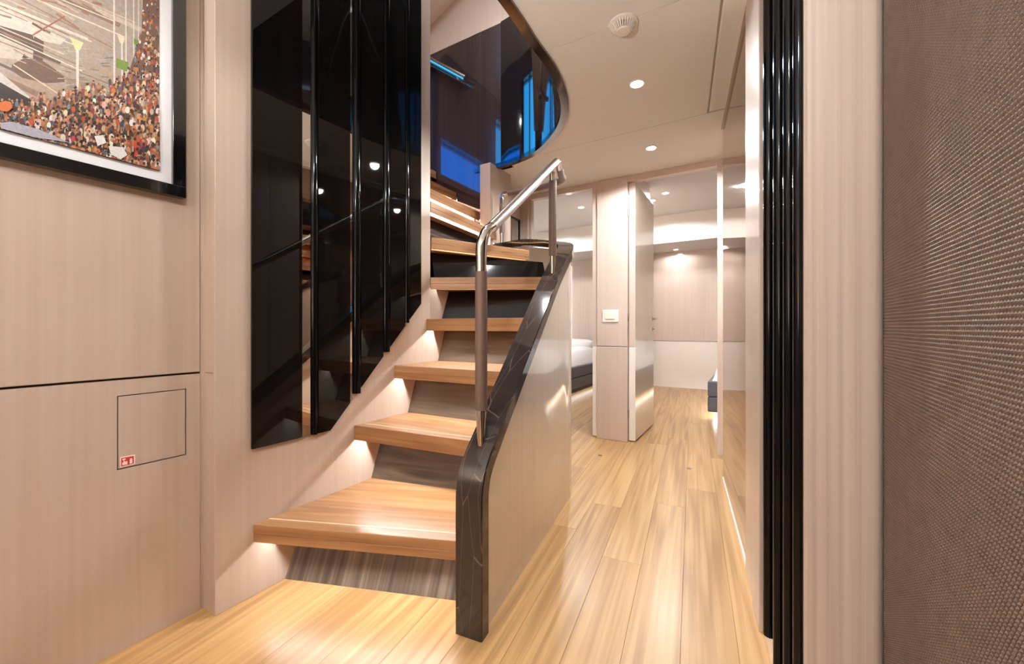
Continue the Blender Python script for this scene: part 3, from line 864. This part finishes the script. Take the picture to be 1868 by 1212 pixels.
lb = empty('wall_light', (p0.x, CY - 0.02, p0.z), label='tall bright vertical light bar on the left cabin far wall', cat='light')
box('diffuser', M['lightbar'], (p0.x, p1.x, CY - 0.03, CY - 0.0095, p0.z, p1.z), lb, bevel=0.003)
box('back_plate', M['satin'], (p0.x - 0.006, p1.x + 0.006, CY - 0.014, CY - 0.0095, p0.z - 0.006, p1.z + 0.006), lb)
q = ony(1040, 626, CY - 0.01)
rl = empty('wall_socket', tuple(q), label='small black bedside fitting under the vertical light bar', cat='socket')
box('body', M['frame'], (q.x - 0.035, q.x + 0.03, CY - 0.03, CY - 0.0095, q.z - 0.05, q.z + 0.05), rl, bevel=0.006)

# ------------------------------------------------------------------ RIGHT WALL
YM1 = 2.835                                  # far end of the mirror panel
YM0 = onr(1364).y
YP0 = onr(1394).y
def rpoly(ya, yb, a, b_):                    # plan strip along the right wall, a..b_ metres behind its face
    n_ = Vector((RWD.y, -RWD.x))
    pa, pb = Vector((rx(ya), ya)), Vector((rx(yb), yb))
    return [tuple(pa + n_ * a), tuple(pb + n_ * a), tuple(pb + n_ * b_), tuple(pa + n_ * b_)]
wall_right = MB().prism(rpoly(1.06, YM1, 0.02, 0.12), 0, ZC).prism(rpoly(YM1 - 0.01, BY + 0.05, 0.09, 0.16), 0, ZC).build('wall_right', M['veneer'], None, kind='structure')
mp_ = MB().prism(rpoly(YM0, YM1, 0.0, 0.022), 0.02, ZC - 0.022).build('mirror_panel', M['bronze_mirror'], None, label='bronze tinted mirror panel on the right corridor wall', cat='mirror')
MB().prism(rpoly(YM0 - 0.001, YM1, -0.004, 0.021), 0, 0.019).build('baseboard_right', M['white'], None, kind='structure')
MB().prism(rpoly(YM0 - 0.001, YM1, -0.010, 0.021), ZC - 0.021, ZC).build('trim_4', M['veneer'], None, kind='structure')
YPm = onr(1381).y
pil = MB().prism(rpoly(YPm, YM0 - 0.001, -0.008, 0.022), 0.0, ZC - 0.006).build('trim_5', M['column'], None, bevel=0.003, kind='structure')
MB().prism(rpoly(YP0, YPm - 0.001, -0.014, 0.022), 0.0, ZC - 0.006).build('edge_strip', M['column'], pil, bevel=0.003)
MB().prism(rpoly(1.06, YP0 - 0.001, -0.001, 0.022), 0.0, 0.075).build('baseboard_right_near', M['white'], None, kind='structure')
# black fluted trim
rib_c = [(1403.5, 0.0165, 0.077), (1422, 0.0165, 0.004), (1440, 0.0165, 0.004), (1457.5, 0.017, 0.004)]
ft = empty('fluted_trim', (rx(1.2), 1.2, 0.0), label='glossy black fluted vertical trim beside the pale column on the right', cat='wall trim')
MB().prism(rpoly(1.065, YP0 - 0.002, 0.0, 0.021), 0.077, ZC - 0.006).build('backing', M['matte_black'], ft)
colf = Vector((0.086, 1.041))
cpos = []
for px, r, zb_ in rib_c:
    d = ray(px, HY)
    f = (px - 1394) / (1466 - 1394)
    Yc = (1.150, 1.030, 0.945, 0.880)[len(cpos)]
    # distance along the sight line chosen so the ribs step evenly from wall to column
    cpos.append((d[0] * Yc / 1.0, d[1] * Yc / 1.0))
for (px, r, zb_), (x, y) in zip(rib_c, cpos):
    ww = 9.2 / 740 * 1.18
    r = 0.0135 * (1.15, 1.05, 0.95, 0.85)[cpos.index((x, y))]
    MB().lathe((x, y, 0), [(r, zb_), (r, ZC - 0.005)], 24).build('rib', M['rib'], ft, smooth=50)
# rounded door column
cx0, cx1 = ony(1466.5, 600, 1.041).x, ony(1617, 600, 1.041).x
m = MB(); R_ = 0.022; pts = [(cx0, 1.20), (cx0, 1.041 + 0.006), (cx0 + 0.006, 1.041)]
for k in range(9):
    a = math.pi / 2 * k / 8
    pts.append((cx1 - R_ + R_ * math.sin(a), 1.041 + R_ - R_ * math.cos(a)))
pts += [(cx1 + 0.0, 1.20)]
m.prism(pts, 0, ZC - 0.001)
colm = m.build('trim_6', M['column'], None, smooth=30, kind='structure')
# woven wall panel in the foreground
WX = cx1 - 0.003
wv = box('woven_wall_panel', M['weave_back'], (WX + 0.002, WX + 0.03, -0.3, 1.075, 0, ZC - 0.001), label='dark brown woven textured wall panel at the right edge', cat='wall panel')
m = MB(); dy, dz = 0.0066, 0.0060
rows = int(2.0 / dz)
for i in range(rows):
    zc = 0.05 + i * dz
    yy = 0.40 + (i % 2) * dy / 2
    while yy < 1.07:
        i0 = len(m.v); a, c = dy * 0.50, dz * 0.62
        m.v += [(WX + 0.002, yy - a, zc + c * 0.35), (WX + 0.002, yy, zc - c), (WX + 0.002, yy + a, zc - c * 0.35), (WX + 0.002, yy, zc + c),
                (WX + 0.0004, yy - a * 0.25, zc + c * 0.15), (WX + 0.0004, yy + a * 0.25, zc - c * 0.15)]
        m.f += [(i0, i0 + 4, i0 + 1), (i0 + 1, i0 + 4, i0 + 5), (i0 + 1, i0 + 5, i0 + 2), (i0 + 2, i0 + 5, i0 + 3), (i0 + 3, i0 + 5, i0 + 4), (i0 + 3, i0 + 4, i0)]
        yy += dy
me = bpy.data.meshes.new('weave'); me.from_pydata(m.v, [], m.f); me.materials.append(M['weave']); me.update()
link(bpy.data.objects.new('weave', me), wv, kind='stuff')
MB().prism([(0.30, 1.0), (WX + 0.03, 1.0), (WX + 0.03, 1.056), (cx0, 1.2), (cx0, 1.3), (0.36, 1.3)], 0, ZC).build('wall_right_corner', M['dark'], None, kind='structure')
# the rest of the corridor behind the photographer
box('wall_right_near', M['weave_back'], (WX + 0.004, WX + 0.06, -1.6, -0.3, 0, ZC), kind='structure')
box('wall_near', M['veneer'], (-1.72, 0.30, -1.7, -1.6, 0, ZC), kind='structure')

# ------------------------------------------------------------------ CEILING THINGS
LN = 0
def downlight(x, y, z, power, label, group=None, r=0.040, spot=168, col=WARM):
    e = empty('downlight', (x, y, z), label=label, cat='ceiling light', group=group)
    MB().lathe((x, y, z), [(r * 0.80, 0.0008), (r * 0.80, -0.003), (r, -0.003), (r * 1.04, 0.0002), (r, 0.0008)], 32).build('ring', M['plastic'], e, smooth=40)
    MB().lathe((x, y, z), [(r * 0.78, -0.0032), (r * 0.74, -0.0042), (r * 0.3, -0.005)], 28).build('lens', M['lamp'], e, smooth=40)
    lamp('bulb', 'SPOT', (x, y, z - 0.012), power, col, e, size=0.03, spot=spot, blend=0.2)
    return e
downlight(-0.523, 2.116, ZC, P_DOWN, 'round recessed ceiling light nearest the camera, beyond the detector', 'corridor ceiling lights')
downlight(-0.625, 2.925, ZC, P_DOWN, 'round recessed ceiling light close to the right doorway header', 'corridor ceiling lights')
downlight(-0.15, -0.05, ZC, P_DOWN * 0.8, 'added recessed ceiling light directly overhead, out of frame', 'corridor ceiling lights')  # unseen lamp added to brighten the column and balustrade
downlight(-0.45, -0.9, ZC, P_DOWN * 0.6, 'added recessed ceiling light behind the camera, out of frame', 'corridor ceiling lights')  # another unseen lamp, added for more light in the corridor
for px, py, lab in ((1060, 378.5, 'round ceiling light in the left cabin'), (1214, 352.5, 'round ceiling light in the right cabin')):
    p = onz(px, py, CZ)
    downlight(p.x, p.y, CZ, P_CABIN, lab, None, 0.045)
p = onz(1233, 455.5, zsof)
downlight(p.x, p.y, zsof, 12, 'small ceiling light under the far soffit of the right cabin', None, 0.04)
downlight(-2.9, 5.2, CZ, P_CABIN, 'ceiling light over the bed in the left cabin, hidden by the wall', None, 0.045)
downlight(-1.1, 5.2, CZ, P_CABIN, 'ceiling light behind the open door of the right cabin', None, 0.045)
for x, y in ((-1.15, 1.5), (-1.9, 0.9), (-1.9, 2.2), (-0.6, 0.4)):
    zz = 4.25
    lamp('upper_fill_light', 'SPOT', (x, y, 4.22), P_UPPER, NEUT, None, size=0.04, spot=160)  # unseen lamps without fixtures, added to light the upper walls and roof

dp = onz(1137, 43, ZC)
det = empty('smoke_detector', tuple(dp), label='round cream smoke detector with slotted rim on the ceiling', cat='smoke detector')
MB().lathe(dp, [(0.058, 0.0), (0.058, -0.006), (0.054, -0.009)], 40).build('base', M['plastic'], det, smooth=40)
MB().lathe(dp, [(0.036, -0.008), (0.032, -0.022), (0.026, -0.028)], 32).build('core', M['grey_plastic'], det, smooth=40)
for k in range(28):
    a = 2 * math.pi * k / 28
    c, s_ = math.cos(a), math.sin(a); t2 = Vector((-s_, c, 0)) * 0.0022
    A = [dp + Vector((c * 0.053, s_ * 0.053, -0.008)), dp + Vector((c * 0.030, s_ * 0.030, -0.008)), dp + Vector((c * 0.026, s_ * 0.026, -0.031)), dp + Vector((c * 0.036, s_ * 0.036, -0.031))]
    MB().slab([v - t2 for v in A], t2 * 2).build('fin', M['plastic'], det)
MB().lathe(dp, [(0.027, -0.027), (0.030, -0.031), (0.027, -0.036), (0.012, -0.038)], 32).build('cap', M['plastic'], det, smooth=40)

# added uplighter behind the photographer, unseen, there to brighten the ceiling
ul = empty('fill_uplighter', (-0.75, -1.25, 0), label='added fill uplighter behind the camera, out of frame', cat='fill lamp')
MB().lathe((-0.75, -1.25, 0), [(0.13, 0), (0.13, 0.015), (0.012, 0.03), (0.012, 0.70)], 28).build('stand', M['satin'], ul, smooth=40)
MB().lathe((-0.75, -1.25, 0.70), [(0.02, 0), (0.09, 0.03), (0.14, 0.08), (0.135, 0.08), (0.085, 0.035), (0.02, 0.012)], 32).build('bowl', M['plastic'], ul, smooth=60)
lamp('bulb', 'SPOT', (-0.75, -1.25, 0.80), P_FILL, WARM, ul, size=0.06, rot=(math.pi, 0, 0), spot=150, blend=0.5)
# floor hatch lifting rings
for px, py, lab in ((1094.5, 831.5, 'small steel floor ring in front of the column'), (1257.5, 855.5, 'small steel floor ring in front of the right doorway')):
    p = onz(px, py, 0)
    fl = empty('floor_ring', tuple(p), label=lab, cat='floor ring')
    MB().lathe(p, [(0.016, -0.0005), (0.016, 0.0015), (0.0145, 0.0022), (0.0115, 0.0022), (0.0105, 0.0008)], 28).build('rim', M['chrome'], fl, smooth=40)
    MB().lathe(p, [(0.0105, -0.0003), (0.010, 0.0010), (0.004, 0.0012)], 20).build('latch', M['satin'], fl, smooth=40)

# ------------------------------------------------------------------ FRAMED PHOTOGRAPH
FX = LWX + 0.030
oy1 = onx(340, 362, FX).y; oz0 = onx(340, 362, FX).z
iy1 = onx(315.5, 334, FX).y; iz0 = onx(315.5, 333, FX).z
fw = oy1 - iy1
PWID, PHT = 0.95, 0.80
oy0, oz1 = oy1 - PWID, oz0 + PHT
pic = empty('framed_picture', (FX, (oy0 + oy1) / 2, oz0), label='black framed photograph of a crowded harbour hung on the left wall', cat='picture')
b = MB()
for d in ((oy0, oy1, oz0, oz0 + fw), (oy0, oy1, oz1 - fw, oz1), (oy0, oy0 + fw, oz0 + fw, oz1 - fw), (oy1 - fw, oy1, oz0 + fw, oz1 - fw)):
    b.box(LWX + 0.0003, FX, *d)
b.build('frame', M['frame'], pic, bevel=0.0015)
GX = LWX + 0.018
box('mount', M['mat'], (LWX + 0.0005, GX, oy0 + fw - .001, oy1 - fw + .001, oz0 + fw - .001, oz1 - fw + .001), pic)
ey1 = onx(290.5, 312, GX).y; ez0 = onx(290.5, 312.5, GX).z
ey0, ez1 = oy0 + fw + (iy1 - ey1), oz1 - fw - (ez0 - iz0)
rnd = random.Random(11)
PV, PF, PC = [], [], []
layer = [GX + 0.0004]
def poly(pts, col):
    i = len(PV); layer[0] += 0.0000012
    for px, py in pts:
        p = onx(px, py, GX)
        PV.append((layer[0], min(max(p.y, ey0), ey1), min(max(p.z, ez0), ez1)))
    PF.append(tuple(range(i, i + len(pts)))); PC.append(rgb(*[c * 0.88 for c in col]))
def line(x0, y0, x1, y1, w, col):
    d = math.hypot(x1 - x0, y1 - y0) or 1
    nx, ny = -(y1 - y0) / d * w / 2, (x1 - x0) / d * w / 2
    poly([(x0 + nx, y0 + ny), (x1 + nx, y1 + ny), (x1 - nx, y1 - ny), (x0 - nx, y0 - ny)], col)
def blob(x, y, rx_, ry_, col, n=7):
    poly([(x + rx_ * math.cos(2 * math.pi * k / n + .3), y + ry_ * math.sin(2 * math.pi * k / n + .3)) for k in range(n)], col)
i = 0
PV += [(layer[0], ey0, ez0), (layer[0], ey1, ez0), (layer[0], ey1, ez1), (layer[0], ey0, ez1)]; PF.append((0, 1, 2, 3)); PC.append(rgb(150, 128, 112))
# quay and water, hulls
poly([(-300, -300), (292, -300), (292, 60), (200, 180), (-300, 60)], (168, 152, 140))
for k in range(26):
    x, y = rnd.uniform(-220, 230), rnd.uniform(-120, 150)
    line(x - 60, y - 28, x + 60, y + 26, rnd.uniform(3, 12), rnd.choice(((196, 180, 166), (120, 96, 82), (206, 194, 182), (140, 110, 92), (98, 80, 72), (176, 150, 130))))
poly([(-300, -110), (-60, -20), (120, 72), (110, 82), (40, 66), (-300, -40)], (208, 196, 184))
poly([(-300, -40), (60, 64), (66, 92), (20, 70), (-300, 10)], (90, 70, 60))
poly([(-300, 0), (0, 66), (72, 98), (62, 112), (20, 108), (-300, 60)], (196, 184, 172))
poly([(22, 118), (44, 106), (80, 112), (116, 138), (118, 150), (84, 152), (40, 142), (20, 128)], (112, 84, 72))
poly([(40, 106), (44, 98), (52, 106)], (70, 52, 46))
poly([(60, 108), (62, 66), (80, 76), (78, 112)], (92, 72, 64))
poly([(-300, 60), (0, 132), (70, 190), (62, 198), (0, 160), (-300, 130)], (204, 196, 190))
poly([(-300, 140), (0, 150), (70, 190), (130, 196), (130, 215), (-300, 200)], (52, 42, 38))
poly([(120, 150), (150, 140), (205, 172), (206, 190), (130, 196)], (150, 132, 118))
for k in range(60):
    x, y = rnd.uniform(110, 205), rnd.uniform(80, 185)
    line(x - 8, y, x + 8, y + rnd.uniform(-2, 3), 1.5, rnd.choice(((184, 172, 160), (120, 108, 100), (160, 146, 132))))
for k in range(90):
    x0, y0 = rnd.uniform(-260, 190), rnd.uniform(-150, 60)
    l = rnd.uniform(8, 46)
    line(x0, y0, x0 + l, y0 + l * rnd.uniform(0.2, 0.7), rnd.uniform(1.5, 5.0), rnd.choice(((98, 78, 66), (176, 140, 112), (132, 104, 88), (196, 176, 160), (150, 112, 90))))
for k in range(34):
    x0, y0 = rnd.uniform(-240, 60), rnd.uniform(-140, 90)
    l = rnd.uniform(90, 220)
    line(x0, y0, x0 + l, y0 + l * rnd.uniform(0.36, 0.56), rnd.uniform(1.0, 2.6), rnd.choice(((226, 210, 190), (206, 180, 156), (216, 200, 184), (150, 118, 96))))
line(-10, 2, 160, 72, 5, (214, 198, 184)); line(0, 62, 150, 130, 2, (222, 206, 188)); line(24, 118, 135, 190, 2, (226, 206, 170)); line(60, 64, 118, 30, 3, (160, 90, 70))
# poles with lamps and signs
for x, y0, y1, w in ((141, 84, 250, 5), (207.5, -150, 190, 3.2), (229, -150, 170, 2.4), (243, -150, 130, 2), (252, -150, 110, 1.6), (259, -150, 90, 1.4), (222, 66, 160, 3)):
    line(x, y0, x + 1, y1, w, (226, 214, 204))
poly([(127, 68), (152, 78), (146, 92), (137, 90)], (246, 214, 160)); poly([(214, 64), (228, 70), (224, 80), (218, 77)], (238, 214, 180))
poly([(212, 106), (234, 114), (234, 132), (212, 123)], (118, 142, 58)); poly([(244, 70), (256, 76), (255, 86), (244, 80)], (110, 132, 60))
blob(152, 171, 11, 9, (158, 74, 60)); poly([(174, 168), (180, 152), (182, 156), (177, 170)], (170, 84, 66))
# the crowd: dark ground, then people from far (small) to near (large)
poly([(292, -300), (262, -60), (258, 60), (232, 140), (180, 190), (110, 200), (60, 196), (0, 190), (-300, 150), (-300, 320), (300, 320), (300, -300)], (112, 80, 62))
people = []
for k in range(6500):
    x, y = rnd.uniform(-280, 291), rnd.uniform(-200, 312)
    edge_ = 262 - max(0, y + 60) * 0.03 if y < 60 else (258 - (y - 60) * 0.33 if y < 140 else 232 - (y - 140) * 4.0)
    if y > 190: edge_ = -300
    if x < edge_: continue
    if y < 100 and rnd.random() < 0.15: continue
    people.append((y, x))
people.sort()
CLO = ((196, 120, 70), (176, 96, 52), (222, 206, 196), (236, 228, 220), (150, 70, 46), (96, 84, 92), (70, 60, 66), (120, 130, 150), (204, 160, 120), (60, 44, 40), (166, 112, 90), (186, 62, 40), (210, 180, 160), (88, 52, 40))
for y, x in people:
    s_ = 1.6 + max(0, y + 40) / 350 * 7.0
    s_ *= rnd.uniform(0.75, 1.15)
    c = rnd.choice(CLO)
    jit = lambda v: max(0, min(255, v + rnd.randint(-14, 14)))
    c = tuple(jit(v) for v in c)
    if y > 120:
        line(x - s_ * .2, y + s_ * .5, x - s_ * .25, y + s_ * 2.2, s_ * .5, rnd.choice(((70, 54, 50), (196, 150, 116), (120, 84, 62), (90, 92, 110))))
        line(x + s_ * .25, y + s_ * .5, x + s_ * .3, y + s_ * 2.1, s_ * .45, rnd.choice(((60, 46, 42), (186, 136, 100), (100, 70, 56))))
    blob(x, y, s_ * .62, s_ * .95, c)
    blob(x + rnd.uniform(-.2, .2) * s_, y - s_ * 1.25, s_ * .36, s_ * .42, rnd.choice(((64, 40, 30), (44, 32, 28), (150, 100, 66), (190, 140, 100))), 6)
blob(8, 196, 14, 10, (208, 108, 48)); poly([(0, 226), (20, 224), (70, 238), (125, 262), (60, 252), (0, 236)], (170, 164, 176))
poly([(196, 268), (222, 270), (230, 284), (218, 292), (206, 286), (200, 284)], (232, 228, 226)); poly([(170, 250), (186, 248), (192, 262), (176, 268)], (236, 230, 226))
me = bpy.data.meshes.new('print'); me.from_pydata(PV, [], PF); me.materials.append(M['print'])
ca = me.color_attributes.new('print', 'FLOAT_COLOR', 'CORNER')
li = 0
for f, c in zip(PF, PC):
    for _ in f:
        ca.data[li].color = c; li += 1
me.update()
link(bpy.data.objects.new('photo_print', me), pic)
